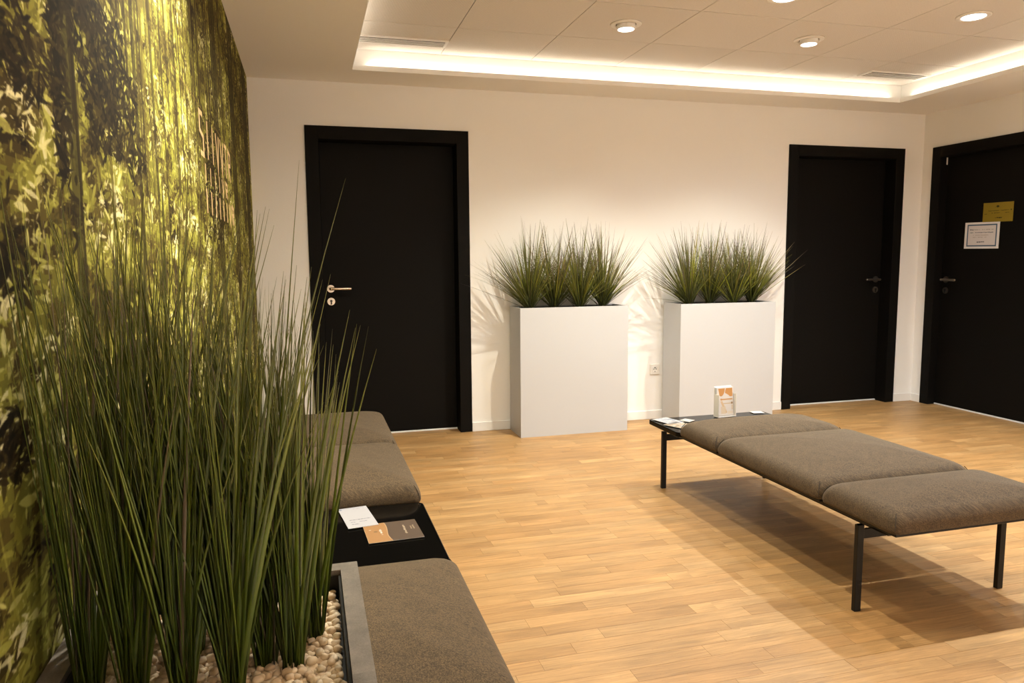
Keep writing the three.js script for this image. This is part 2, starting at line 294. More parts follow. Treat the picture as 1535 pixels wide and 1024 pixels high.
// notices stuck to the third door (its leaf faces -x at x = XR + 0.06)
const LX = XR + 0.060;
function scribble(c, x, y, w, h, col, R, dens = 0.75) { c.fillStyle = col; let q = x; while (q < x + w) { const l = h * (0.5 + R() * 1.6); if (R() < dens) c.fillRect(q, y + (R() - 0.5) * h * 0.25, Math.min(l, x + w - q), h * (0.55 + 0.4 * R())); q += l + h * 0.25; } }
function notice(name, label, cat, z0, z1, y0, y1, x, tex, tilt, mat) {
  const w = z1 - z0, h = y1 - y0, m = mesh(numbered(name), new THREE.BoxGeometry(w, h, 0.0012), mat || std({ map: tex, roughness: 0.55 }), scene);
  m.rotation.set(0, -Math.PI / 2, 0); m.rotateZ(tilt); m.position.set(x, (y0 + y1) / 2, (z0 + z1) / 2); return tag(m, label, cat);
}
notice('notice_sheet', 'white paper notice with a blue border stuck on the black door', 'notice', 0.394, 0.698, 1.293, 1.496, LX - 0.0007, canvasTex(512, 344, (c, w, h) => {
  const R = rng(5); c.fillStyle = '#e6e2e0'; c.fillRect(0, 0, w, h); c.strokeStyle = '#3f5a72'; c.lineWidth = 17; c.strokeRect(44, 36, w - 88, h - 72);
  c.fillStyle = '#d9d3d2'; c.fillRect(54, 46, w - 108, h - 92);
  scribble(c, 78, 92, 52, 14, '#4a4f58', R, 1); scribble(c, 138, 94, 290, 9, '#8d8a8a', R); scribble(c, 78, 130, 350, 12, '#6f747c', R, 0.9);
  scribble(c, 128, 166, 230, 9, '#a89c90', R); scribble(c, 128, 192, 210, 9, '#a89c90', R); scribble(c, 190, 252, 110, 18, '#4f545c', R, 1);
}), -0.01);
notice('notice_plate', 'gold metal notice plate with dark lettering on the black door', 'notice', 0.549, 0.802, 1.493, 1.638, LX - 0.0020, null, -0.012, std({ map: canvasTex(512, 300, (c, w, h) => {
  const R = rng(9); c.fillStyle = '#a08a2e'; c.fillRect(0, 0, w, h); c.fillStyle = '#3b3413'; c.beginPath(); c.ellipse(250, 62, 24, 17, 0, 0, 7); c.fill();
  scribble(c, 190, 72, 130, 6, '#57501d', R); scribble(c, 90, 122, 350, 12, '#5a521e', R, 0.85); c.beginPath(); c.ellipse(478, 122, 13, 11, 0, 0, 7); c.fill(); scribble(c, 150, 158, 300, 12, '#5d5520', R, 0.85); scribble(c, 24, 170, 60, 14, '#524a1a', R, 0.7);
  scribble(c, 195, 238, 40, 12, '#4b4417', R); scribble(c, 240, 232, 95, 20, '#3f3812', R, 1);
}), roughness: 0.38, metalness: 0.35 }));
notice('door_sensor', 'small cream rectangular sensor near the top of the black door', 'sensor', 0.168, 0.192, 1.975, 2.032, LX - 0.006, null, 0, M.plasticWhite).scale.z = 10;

// ------------------------------------------------------------------ socket
{
  const g = top('wall_socket', 'white wall socket low between the two white planters', 'socket', [2.556, 0.387, 0]);
  mesh('cover_plate', rbx(-0.040, 0.040, -0.040, 0.040, 0.0005, 0.010, 0.003), M.plasticWhite, g);
  const ring = new THREE.LatheGeometry([[0.020, 0.0], [0.0225, 0.003], [0.025, 0.0]].map(p => new THREE.Vector2(...p)), 32).rotateX(Math.PI / 2).translate(0, 0, 0.010);
  mesh('socket_ring', ring, M.plasticWhite, g);
  mesh('contact', mergeGeometries([cyl(0.0035, 0.0035, 0.002).rotateX(Math.PI / 2).translate(-0.0095, 0.002, 0.0105), cyl(0.0035, 0.0035, 0.002).rotateX(Math.PI / 2).translate(0.0095, 0.002, 0.0105), bx(-0.005, 0.005, 0.010, 0.016, 0.0095, 0.0112), bx(-0.003, 0.003, -0.022, -0.014, 0.0095, 0.0112)].map(q => q.toNonIndexed())), M.slotDark, g);
}

// ------------------------------------------------------------------ white planters and their grasses
function boxPlanter(w, d, h, t, soilY, name, label, cat, pos, matBody, matIn, group) {   // local origin: left back corner at the floor
  const g = top(name, label, cat, pos, group);
  mesh('body', mergeGeometries([bx(0, w, 0, h, d - t, d), bx(0, w, 0, h, 0, t), bx(0, t, 0, h, t, d - t), bx(w - t, w, 0, h, t, d - t), bx(t, w - t, 0, 0.02, t, d - t)]), matBody, g);
  const e = 0.0008, lt = 0.004;
  mesh('liner', mergeGeometries([bx(t + e, w - t - e, soilY - 0.05, h - 0.008, d - t - lt, d - t - e), bx(t + e, w - t - e, soilY - 0.05, h - 0.008, t + e, t + lt), bx(t + e, t + lt, soilY - 0.05, h - 0.008, t + lt, d - t - lt), bx(w - t - lt, w - t - e, soilY - 0.05, h - 0.008, t + lt, d - t - lt), bx(t + lt, w - t - lt, soilY - 0.05, soilY, t + lt, d - t - lt)]), matIn, g);
  return g;
}
const PH = 0.904, PZ0 = 0.028, PD = 0.271;
boxPlanter(0.802, PD, PH, 0.012, PH - 0.02, 'white_planter', 'tall white box planter beside the door next to the mural', 'planter', [1.394, 0, PZ0], M.whiteLacquer, M.blackLiner, 'tall white planters');
boxPlanter(0.794, PD, PH, 0.012, PH - 0.02, 'white_planter', 'tall white box planter behind the bench with the brochure stand', 'planter', [2.612, 0, PZ0], M.whiteLacquer, M.blackLiner, 'tall white planters');

class Blades {
  constructor() { this.p = []; this.c = []; this.i = []; }
  // three-sided tapering blade along a bent line; cols = [base, middle, tip]
  add(b, dir, len, wid, bend, bendDir, cols, seg = 5, taper = 1.1) {
    const side = V3().crossVectors(dir, Math.abs(dir.y) > 0.98 ? V3(bendDir.x, 0, bendDir.z).lengthSq() > 1e-6 ? V3(-bendDir.z, 0, bendDir.x) : V3(1, 0, 0) : V3(0, 1, 0)).normalize();
    const nrm = V3().crossVectors(side, dir).normalize(), base = this.p.length / 3;
    for (let k = 0; k <= seg; k++) {
      const t = k / seg, c = b.clone().addScaledVector(dir, len * t).addScaledVector(bendDir, bend * t * t);
      const w = wid * Math.max(0.06, Math.pow(1 - t, 0.75) * (0.7 + 0.6 * Math.min(1, t * 4)) / taper) / 2;
      const col = t < 0.5 ? cols[0].map((q, n) => q + (cols[1][n] - q) * t * 2) : cols[1].map((q, n) => q + (cols[2][n] - q) * (t * 2 - 1));
      for (const [a, e] of [[-1, 0.15], [1, 0.15], [0, -0.45]]) { const v = c.clone().addScaledVector(side, w * a).addScaledVector(nrm, w * e); this.p.push(v.x, v.y, v.z); this.c.push(...col); }
      if (k < seg) for (let s = 0; s < 3; s++) { const A = base + 3 * k + s, B = base + 3 * k + (s + 1) % 3; this.i.push(A, B, A + 3, B, B + 3, A + 3); }
    }
  }
  geo() { const g = new THREE.BufferGeometry(); g.setAttribute('position', new THREE.Float32BufferAttribute(this.p, 3)); g.setAttribute('color', new THREE.Float32BufferAttribute(this.c, 3)); g.setIndex(this.i); g.computeVertexNormals(); return g; }
}
const bladeMat = std({ vertexColors: true, roughness: 0.5, side: THREE.DoubleSide });
function fanTuft(R, n, lean, back) {             // spiky fan from one point; the wall stands at local z = -back
  const A = new Blades();
  for (let k = 0; k < n; k++) {
    const az = R() * Math.PI * 2, out = Math.pow(R(), 0.7), tilt = 0.03 + 0.80 * out, ext = k % 24 === 0 ? 0.32 : 0;
    const d = V3(Math.sin(tilt + ext) * Math.cos(az) + lean * (0.4 + out), Math.cos(tilt + ext), Math.sin(tilt) * Math.sin(az) * 0.6).normalize();
    const len = (0.47 + 0.20 * R()) * (1 - 0.24 * out), w = 0.0085 + 0.0065 * R(), bend = 0.02 + 0.10 * R() * out;
    let bz = Math.sin(az) * 0.5; const reach = -(back - 0.020);
    if (d.z * len + bz * bend < reach) { const f = reach / (d.z * len + bz * bend); d.z *= f; bz *= f; }
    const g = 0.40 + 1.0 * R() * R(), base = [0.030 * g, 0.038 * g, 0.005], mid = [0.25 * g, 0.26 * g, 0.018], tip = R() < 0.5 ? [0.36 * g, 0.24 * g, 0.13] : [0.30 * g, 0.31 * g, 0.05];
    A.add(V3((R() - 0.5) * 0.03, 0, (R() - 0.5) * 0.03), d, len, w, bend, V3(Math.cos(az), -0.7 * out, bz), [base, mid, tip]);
  }
  return A.geo();
}
[[1.394, [0.105, 0.300, 0.475, 0.665], 'the planter beside the mural-side door', 31], [2.612, [0.130, 0.320, 0.495, 0.680], 'the planter behind the bench with brochures', 77]].forEach(([px, xs, where, seed]) => {
  const R = rng(seed);
  xs.forEach((dx, i) => {
    const g = top('grass_tuft', ['outermost spiky grass tuft at the mural end of ', 'second spiky grass tuft from the mural end of ', 'third spiky grass tuft from the mural end of ', 'outermost spiky grass tuft at the corner-door end of '][i] + where, 'grass plant', [px + dx, PH - 0.021, PZ0 + PD / 2 + (i % 2 ? -0.02 : 0.025)], 'spiky grass tufts in ' + where);
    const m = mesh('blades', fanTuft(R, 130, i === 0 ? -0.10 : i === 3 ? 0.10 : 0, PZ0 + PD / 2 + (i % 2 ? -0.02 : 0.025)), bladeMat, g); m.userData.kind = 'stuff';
  });
});

// ------------------------------------------------------------------ benches
const fabricMap = dataTex(512, 512, (x, y) => {
  const a = hash2(x, y, 3), b = vnoise(x / 2.3, y / 2.3, 8), c = fbm(x / 40, y / 40, 15, 3), th = vnoise(x / 7, y / 1.6, 19) * 0.5 + vnoise(x / 1.6, y / 7, 23) * 0.5;
  const v = 0.72 + 0.22 * (a - 0.5) + 0.36 * (b - 0.5) + 0.10 * (c - 0.5) + 0.20 * (th - 0.5);
  return [255 * Math.min(1, v * 1.02), 255 * Math.min(1, v * 0.985), 255 * Math.min(1, v * 0.95)];
});
fabricMap.repeat.set(3.2, 3.2);
const fabricBump = dataTex(256, 256, (x, y) => { const v = 60 + 150 * (0.6 * vnoise(x / 2, y / 2, 41, 128) + 0.4 * hash2(x, y, 44)); return [v, v, v]; }, false);
fabricBump.repeat.set(8, 8);
const fabric = new THREE.MeshPhysicalMaterial({ map: fabricMap, color: new THREE.Color().setRGB(0.152, 0.108, 0.060), roughness: 0.95, bumpMap: fabricBump, bumpScale: 0.0006, sheen: 0.25, sheenRoughness: 0.6, sheenColor: new THREE.Color().setRGB(0.5, 0.42, 0.33) });
const seamMat = std({ color: new THREE.Color().setRGB(0.05, 0.038, 0.026), roughness: 0.95 });

function roundedRing(a, b, r, n) {               // outline points of a rounded rectangle, half sizes a, b
  const pts = [], per = n / 4;
  const cs = [[a - r, b - r, 0], [-(a - r), b - r, 1], [-(a - r), -(b - r), 2], [a - r, -(b - r), 3]];
  for (let q = 0; q < 4; q++) {
    const [cx, cz, k] = cs[q], arc = Math.round(per * 0.45), line = per - arc;
    for (let i = 0; i < arc; i++) { const t = (k + i / arc) * Math.PI / 2; pts.push([cx + r * Math.cos(t), cz + r * Math.sin(t)]); }
    const nx = cs[(q + 1) % 4], e0 = (k + 1) * Math.PI / 2, p0 = [cx + r * Math.cos(e0), cz + r * Math.sin(e0)], p1 = [nx[0] + r * Math.cos(e0), nx[1] + r * Math.sin(e0)];
    for (let i = 0; i < line; i++) { const t = i / line; pts.push([p0[0] + (p1[0] - p0[0]) * t, p0[1] + (p1[1] - p0[1]) * t]); }
  }
  return pts;
}
function cushionGeo(w, l, bulge) {
  const N = 96, rings = [], a = w / 2, b = l / 2;
  const ring = (ins, y, rc) => rings.push(roundedRing(a - ins, b - ins, Math.max(0.004, rc - ins * 0.5), N).map(p => [p[0], y, p[1]]));
  ring(0.05, 0.0, 0.03); ring(0.012, 0.0, 0.03); ring(0.003, 0.004, 0.03); ring(0.0, 0.014, 0.03); ring(0.001, 0.028, 0.032);
  const y0 = 0.028, rv = 0.052, rh = 0.060;
  for (let k = 1; k <= 7; k++) { const t = k / 7 * 1.28; ring(0.001 + rh * (1 - Math.cos(t)), y0 + rv * Math.sin(t), 0.034 + 0.03 * k / 7); }
  const edge = rings[rings.length - 1], ye = edge[0][1];
  for (let k = 1; k <= 12; k++) { const s = 1 - k / 12 * 0.985, f = 1 - s; rings.push(edge.map(p => [p[0] * s, ye + bulge * (1 - Math.pow(1 - f, 2.2)), p[2] * s])); }
  const pos = [], idx = [];
  for (const r of rings) for (const p of r) pos.push(...p);
  for (let r = 0; r < rings.length - 1; r++) for (let i = 0; i < N; i++) { const A = r * N + i, B = r * N + (i + 1) % N; idx.push(A, A + N, B, B, A + N, B + N); }
  // close bottom and top
  const cb = pos.length / 3; pos.push(0, 0, 0); for (let i = 0; i < N; i++) idx.push(cb, i, (i + 1) % N);
  const ct = pos.length / 3, o = (rings.length - 1) * N; pos.push(0, ye + bulge, 0); for (let i = 0; i < N; i++) idx.push(ct, o + (i + 1) % N, o + i);
  const g = new THREE.BufferGeometry(); g.setAttribute('position', new THREE.Float32BufferAttribute(pos, 3)); g.setIndex(idx);
  const uv = []; for (let i = 0; i < pos.length; i += 3) uv.push(pos[i] + pos[i + 1] * 0.9, pos[i + 2] + pos[i + 1] * 0.9);
  g.setAttribute('uv', new THREE.Float32BufferAttribute(uv, 2)); g.computeVertexNormals(); return g;
}
const SEAT_Y = 0.347;
function bench(label, x0, x1, zt0, zt1, cushions, legZ, tableName) {
  const cx = (x0 + x1) / 2, za = Math.min(zt0, ...cushions.map(c => c[0])), zb = Math.max(zt1, ...cushions.map(c => c[1])), cz = (za + zb) / 2, w = x1 - x0;
  const g = top('bench', label, 'bench', [cx, 0, cz]);
  mesh('rail', rbx(-w / 2 + 0.085, -w / 2 + 0.110, 0.297, 0.335, za - cz + 0.06, zb - cz - 0.12, 0.002), M.blackMetal, g);
  mesh('rail', rbx(w / 2 - 0.110, w / 2 - 0.085, 0.297, 0.335, za - cz + 0.06, zb - cz - 0.12, 0.002), M.blackMetal, g);
  for (const lz of legZ) {
    mesh('cross_bar', rbx(-w / 2 + 0.05, w / 2 - 0.05, 0.262, 0.297, lz - cz - 0.005, lz - cz + 0.005, 0.0015), M.blackMetal, g);
    for (const s of [-1, 1]) mesh('leg', rbx(s * (w / 2 - 0.043) - 0.013, s * (w / 2 - 0.043) + 0.013, 0, 0.314, lz - cz - 0.009, lz - cz + 0.009, 0.002), M.blackMetal, g);
  }
  const ts = new THREE.Shape(); { const a = w / 2, b = (zt1 - zt0) / 2, r = 0.028; ts.moveTo(-a + r, -b); ts.lineTo(a - r, -b); ts.absarc(a - r, -b + r, r, -Math.PI / 2, 0); ts.lineTo(a, b - r); ts.absarc(a - r, b - r, r, 0, Math.PI / 2); ts.lineTo(-a + r, b); ts.absarc(-a + r, b - r, r, Math.PI / 2, Math.PI); ts.lineTo(-a, -b + r); ts.absarc(-a + r, -b + r, r, Math.PI, Math.PI * 1.5); }
  const tg = new THREE.ExtrudeGeometry(ts, { depth: 0.018, bevelEnabled: true, bevelSize: 0.003, bevelThickness: 0.003, bevelOffset: -0.003, bevelSegments: 2, curveSegments: 8 });
  tg.rotateX(-Math.PI / 2); tg.translate(0, 0.3385, (zt0 + zt1) / 2 - cz);
  mesh('table_top', tg, M.tableBlack, g).userData.label = 'black laminate table top';
  for (const [c0, c1, bulge] of cushions) {
    const l = c1 - c0 - 0.004, c = mesh('cushion', cushionGeo(w, l, bulge), fabric, g, [0, SEAT_Y, (c0 + c1) / 2 - cz]);
    mesh('seat_board', rbx(-w / 2 + 0.022, w / 2 - 0.022, -0.0115, -0.0005, -l / 2 + 0.002, l / 2 - 0.018, 0.003), M.blackMetal, c);
    for (const sx of [-1, 1]) for (const sz of [-1, 1]) {
      const P = [[0.0095, 0.012], [0.0095, 0.026], [0.014, 0.046], [0.026, 0.066]].map(([ins, y]) => V3(sx * (w / 2 - ins), y, sz * (l / 2 - ins)));
      mesh('seam', new THREE.TubeGeometry(new THREE.CatmullRomCurve3(P), 8, 0.0016, 6), seamMat, c);
    }
  }
  return g;
}
bench('long low bench standing free on the floor, taupe cushions and brochures on its end table', 1.772, 2.492, 1.492, 1.835, [[1.835, 2.186, 0.030], [2.186, 2.895, 0.040], [2.895, 3.262, 0.030]], [1.605, 3.058]);
bench('low bench along the forest mural with taupe cushions and a black table between them', -0.305, 0.376, 2.512, 3.140, [[1.085, 1.798, 0.040], [1.798, 2.508, 0.040], [3.142, 3.850, 0.040]], [1.30, 2.20, 3.55]);

// ------------------------------------------------------------------ papers
const TY = 0.3625;
function sheet(name, label, cat, cx, cz, w, d, ang, draw, h = 0.0012, y = TY, group) {
  const tex = canvasTex(384, Math.max(64, Math.round(384 * d / w)), draw);
  const m = mesh(numbered(name), new THREE.BoxGeometry(w, h, d), [M.paper, M.paper, std({ map: tex, roughness: 0.6, color: new THREE.Color().setRGB(0.52, 0.52, 0.54) }), M.paper, M.paper, M.paper], scene, [cx, y + h / 2, cz]); m.rotation.y = ang; return tag(m, label, cat, group);
}
sheet('information_card', 'pale printed card lying on the black table of the mural bench', 'card', 0.136, 2.622, 0.100, 0.205, 0.13, (c, w, h) => {
  const R = rng(21); c.fillStyle = '#d8d6da'; c.fillRect(0, 0, w, h); c.fillStyle = '#8a94a4'; c.fillRect(20, 20, w - 60, 9); c.fillRect(10, 34, 34, 40);
  scribble(c, 190, 70, 150, 16, '#b9b0ac', R, 0.5); scribble(c, 70, h * 0.62, 270, 22, '#7b7d86', R, 0.95); scribble(c, 70, h * 0.73, 215, 22, '#84868e', R, 0.9); scribble(c, 70, h * 0.83, 90, 22, '#84868e', R, 0.95);
}, 0.001, TY + 0.0016);
sheet('folded_brochure', 'open brown and tan brochure lying on the black bench table', 'brochure', 0.2375, 2.785, 0.175, 0.168, 0.05, (c, w, h) => {
  const R = rng(23); c.fillStyle = '#5d4632'; c.fillRect(0, 0, w, h); c.fillStyle = '#bd8a52'; c.beginPath(); c.moveTo(0, 0); c.lineTo(w * 0.40, 0); c.bezierCurveTo(w * 0.45, h * 0.35, w * 0.37, h * 0.55, w * 0.39, h * 0.75); c.bezierCurveTo(w * 0.40, h * 0.85, w * 0.42, h * 0.95, w * 0.43, h); c.lineTo(0, h); c.closePath(); c.fill();
  c.strokeStyle = '#d6ac78'; c.lineWidth = 6; c.stroke();
  c.save(); c.translate(w * 0.29, h * 0.35); c.rotate(Math.PI / 2); scribble(c, 0, -6, 110, 20, '#f2e6d6', R, 0.95); c.restore();
  c.save(); c.translate(w * 0.73, h * 0.25); c.rotate(Math.PI / 2); scribble(c, 0, -6, 170, 16, '#c9b394', R, 0.95); c.restore();
  c.save(); c.translate(w * 0.85, h * 0.34); c.rotate(Math.PI / 2); scribble(c, 0, -6, 60, 14, '#b79f80', R, 0.9); scribble(c, -18, -24, 84, 12, '#b79f80', R, 0.9); c.restore();
  c.fillStyle = '#e9d6bd'; c.fillRect(w * 0.08, h * 0.32, 16, 12); c.fillStyle = '#8c6a40'; c.beginPath(); c.ellipse(w * 0.19, h * 0.45, 14, 12, 0, 0, 7); c.fill();
}, 0.0012);
const glossy = (seed, pal) => (c, w, h) => { const R = rng(seed); c.fillStyle = pal[0]; c.fillRect(0, 0, w, h); for (let k = 0; k < 26; k++) { c.fillStyle = pal[1 + Math.floor(R() * (pal.length - 1))]; c.fillRect(R() * w, R() * h, 20 + R() * w * 0.35, 10 + R() * h * 0.16); } for (let k = 0; k < 5; k++) scribble(c, w * 0.1, h * (0.15 + 0.16 * k), w * 0.7, 12, '#5c5a58', R, 0.6); };
sheet('magazine', 'pale grey and blue leaflet at the corner of the end table', 'leaflet', 1.850, 1.580, 0.100, 0.140, 0.25, glossy(41, ['#cfccca', '#b5b9c0', '#8793a0', '#dedad6', '#bfae98']), 0.002);
sheet('magazine', 'tan patterned leaflet tucked against the bench cushion on the end table', 'leaflet', 1.865, 1.705, 0.110, 0.150, 0.45, glossy(43, ['#bfa98c', '#d9c8ae', '#9fa7ab', '#8b7457', '#e0d6c8']), 0.002);
sheet('small_card', 'small white card between the leaflet and the brochure stand', 'card', 1.955, 1.598, 0.060, 0.060, 0.55, (c, w, h) => { c.fillStyle = '#dcd4c8'; c.fillRect(0, 0, w, h); scribble(c, 60, 150, 240, 24, '#b4aa9c', rng(3), 0.8); }, 0.001);
sheet('small_card', 'small white card at the end table corner past the brochure stand', 'card', 2.435, 1.528, 0.066, 0.055, -0.15, (c, w, h) => { c.fillStyle = '#e2dcd2'; c.fillRect(0, 0, w, h); scribble(c, 60, 130, 240, 24, '#b0a698', rng(4), 0.8); }, 0.001);
{ // brochure stand
  const g = top('brochure_stand', 'upright white stand holding orange and white leaflets on the end table', 'brochure stand', [2.205, TY, 1.575]);
  g.rotation.y = 0.10; const w = 0.114, h = 0.168, lean = 0.10;
  const tex = canvasTex(320, 470, (c, W, H) => {
    c.fillStyle = '#d9cec4'; c.fillRect(0, 0, W, H); c.fillStyle = '#c48a4c'; c.beginPath(); c.moveTo(30, 18); c.lineTo(160, 18); c.quadraticCurveTo(150, 90, 128, 112); c.quadraticCurveTo(88, 170, 48, 132); c.closePath(); c.fill();
    c.beginPath(); c.moveTo(182, 18); c.lineTo(306, 18); c.lineTo(306, 152); c.quadraticCurveTo(250, 170, 236, 140); c.quadraticCurveTo(190, 108, 160, 96); c.quadraticCurveTo(166, 40, 182, 18); c.closePath(); c.fill();
    c.fillStyle = '#c9965c'; c.fillRect(70, 190, 230, 22); c.beginPath(); c.ellipse(80, 200, 18, 18, 0, 0, 7); c.fill(); c.fillStyle = '#cbb089'; c.fillRect(90, 262, 200, 16); c.fillStyle = '#9a7a54'; c.fillRect(272, 250, 34, 34);
    c.fillStyle = '#d3b38c'; c.beginPath(); c.moveTo(60, 230); c.lineTo(100, 225); c.lineTo(190, 420); c.lineTo(150, 440); c.closePath(); c.fill(); c.fillStyle = '#d8c2a4'; c.fillRect(70, 320, 90, 120); c.fillStyle = '#dccab2'; c.fillRect(200, 400, 100, 50); c.fillStyle = '#ccb494'; c.fillRect(280, 300, 22, 80);
  });
  const bk = mesh('back_panel', bx(-w / 2, w / 2, 0, h, -0.0015, 0.0015), M.plasticWhite, g, [0, 0, -0.018]); bk.rotation.x = -lean;
  const lf = mesh('leaflets', new THREE.BoxGeometry(w - 0.006, h - 0.012, 0.016).translate(0, h / 2, 0), [M.paper, M.paper, M.paper, M.paper, std({ map: tex, roughness: 0.5 }), M.paper], g, [0, 0, -0.006]); lf.rotation.x = -lean;
  mesh('side_wall', bx(-w / 2 - 0.0015, -w / 2, 0, h * 0.75, -0.03, 0.014), M.plasticWhite, g);
  mesh('side_wall', bx(w / 2, w / 2 + 0.0015, 0, h * 0.75, -0.03, 0.014), M.plasticWhite, g);
  mesh('base', bx(-w / 2, w / 2, 0, 0.003, -0.03, 0.014), M.plasticWhite, g);
}

// ------------------------------------------------------------------ grey trough planter, pebbles and reeds
const stoneMap = dataTex(256, 256, (x, y) => { const v = 200 + 60 * (fbm(x / 20, y / 20, 61, 4) - 0.5) + 26 * (hash2(x, y, 63) - 0.5); return [v, v * 0.985, v * 0.965]; });
stoneMap.repeat.set(3, 3);
const stoneMat = std({ map: stoneMap, color: new THREE.Color().setRGB(0.30, 0.265, 0.23), roughness: 0.75 });
const TR = { x0: -0.322, x1: 0.061, z0: 3.932, z1: 4.46, h: 0.75, t: 0.027 }, PEB = 0.712;
boxPlanter(TR.x1 - TR.x0, TR.z1 - TR.z0, TR.h, TR.t, PEB - 0.006, 'trough_planter', 'grey stone trough planter between the mural and the bench end', 'planter', [TR.x0, 0, TR.z0], stoneMat, M.blackLiner);

{
  const R = rng(99), geos = [];
  for (let k = 0; k < 8; k++) {
    const g = new THREE.IcosahedronGeometry(1, 2), p = g.attributes.position, m = mergeVertices(g);
    const q = m.attributes.position, sx = 0.85 + 0.45 * R(), sy = 0.60 + 0.25 * R(), sz = 0.8 + 0.35 * R(), o = R() * 50;
    for (let i = 0; i < q.count; i++) { const x = q.getX(i), y = q.getY(i), z = q.getZ(i), d = 1 + 0.22 * (vnoise(x * 1.3 + o, y * 1.3 + z * 1.1 + o, k + 5) - 0.5) * 2; q.setXYZ(i, x * sx * d, y * sy * d, z * sz * d); }
    m.deleteAttribute('uv'); m.deleteAttribute('normal'); m.computeVertexNormals(); geos.push(m);
  }
  const mats = [[0.74, 0.58, 0.40], [0.80, 0.65, 0.46], [0.68, 0.52, 0.35], [0.78, 0.66, 0.50]].map(c => std({ color: new THREE.Color().setRGB(...c), roughness: 0.62 }));
  const spots = [], S = 0.0102, x0 = TR.x0 + TR.t + 0.011, x1 = TR.x1 - TR.t - 0.011, z0 = TR.z0 + TR.t + 0.011, z1 = TR.z1 - TR.t - 0.011;
  let r = 0;
  for (let layer = 0; layer < 2; layer++) for (let z = z0; z < z1; z += S * 0.88, r++) for (let x = x0 + (r % 2) * S / 2; x < x1; x += S) {
    if (layer && R() < 0.5) continue;
    const jx = Math.min(x1, Math.max(x0, x + (R() - 0.5) * 0.005)), jz = Math.min(z1, Math.max(z0, z + (R() - 0.5) * 0.005)), y = PEB + (layer ? 0.0065 : 0) + (R() - 0.5) * 0.003;
    const seenPx = toPixel(V3(jx, y, jz)); let score = 0;
    if (seenPx && seenPx[1] < 1020) { if (jx > -0.055) score = 2 + layer; else if (jx < -0.262 && jz > 4.03) score = 2; }
    spots.push({ x: jx, y, z: jz, s: 0.0050 + 0.0022 * R(), rx: R() * 0.9 - 0.45, ry: R() * 6.28, g: Math.floor(R() * 8), m: Math.floor(R() * 4), score: score + R() * 0.1 });
  }
  spots.sort((a, b) => b.score - a.score);
  spots.slice(0, 300).forEach(s => {
    const m = mesh(numbered('pebble'), geos[s.g], mats[s.m], scene, [s.x, s.y, s.z]); m.scale.setScalar(s.s); m.rotation.set(s.rx, s.ry, 0);
    tag(m, 'smooth cream pebble on top of the grey trough planter', 'pebble', 'pebbles in the trough planter');
  });
  const rest = spots.slice(300), bed = new THREE.Group(); bed.name = 'pebble_bed'; tag(bed, 'bed of cream pebbles filling the trough planter under the reeds', 'pebbles', 'pebbles in the trough planter', 'stuff'); scene.add(bed);
  for (let m = 0; m < 4; m++) for (let g = 0; g < 8; g += 2) {
    const list = rest.filter(s => s.m === m && (s.g >> 1) === (g >> 1)); if (!list.length) continue;
    const im = new THREE.InstancedMesh(geos[g], mats[m], list.length); im.name = 'pebbles'; im.userData.kind = 'stuff'; im.castShadow = im.receiveShadow = true;
    const d = new THREE.Object3D(); list.forEach((s, i) => { d.position.set(s.x, s.y, s.z); d.rotation.set(s.rx, s.ry, 0); d.scale.setScalar(s.s); d.updateMatrix(); im.setMatrixAt(i, d.matrix); }); bed.add(im);
  }
}
const reedMat = std({ vertexColors: true, roughness: 0.42, side: THREE.DoubleSide });
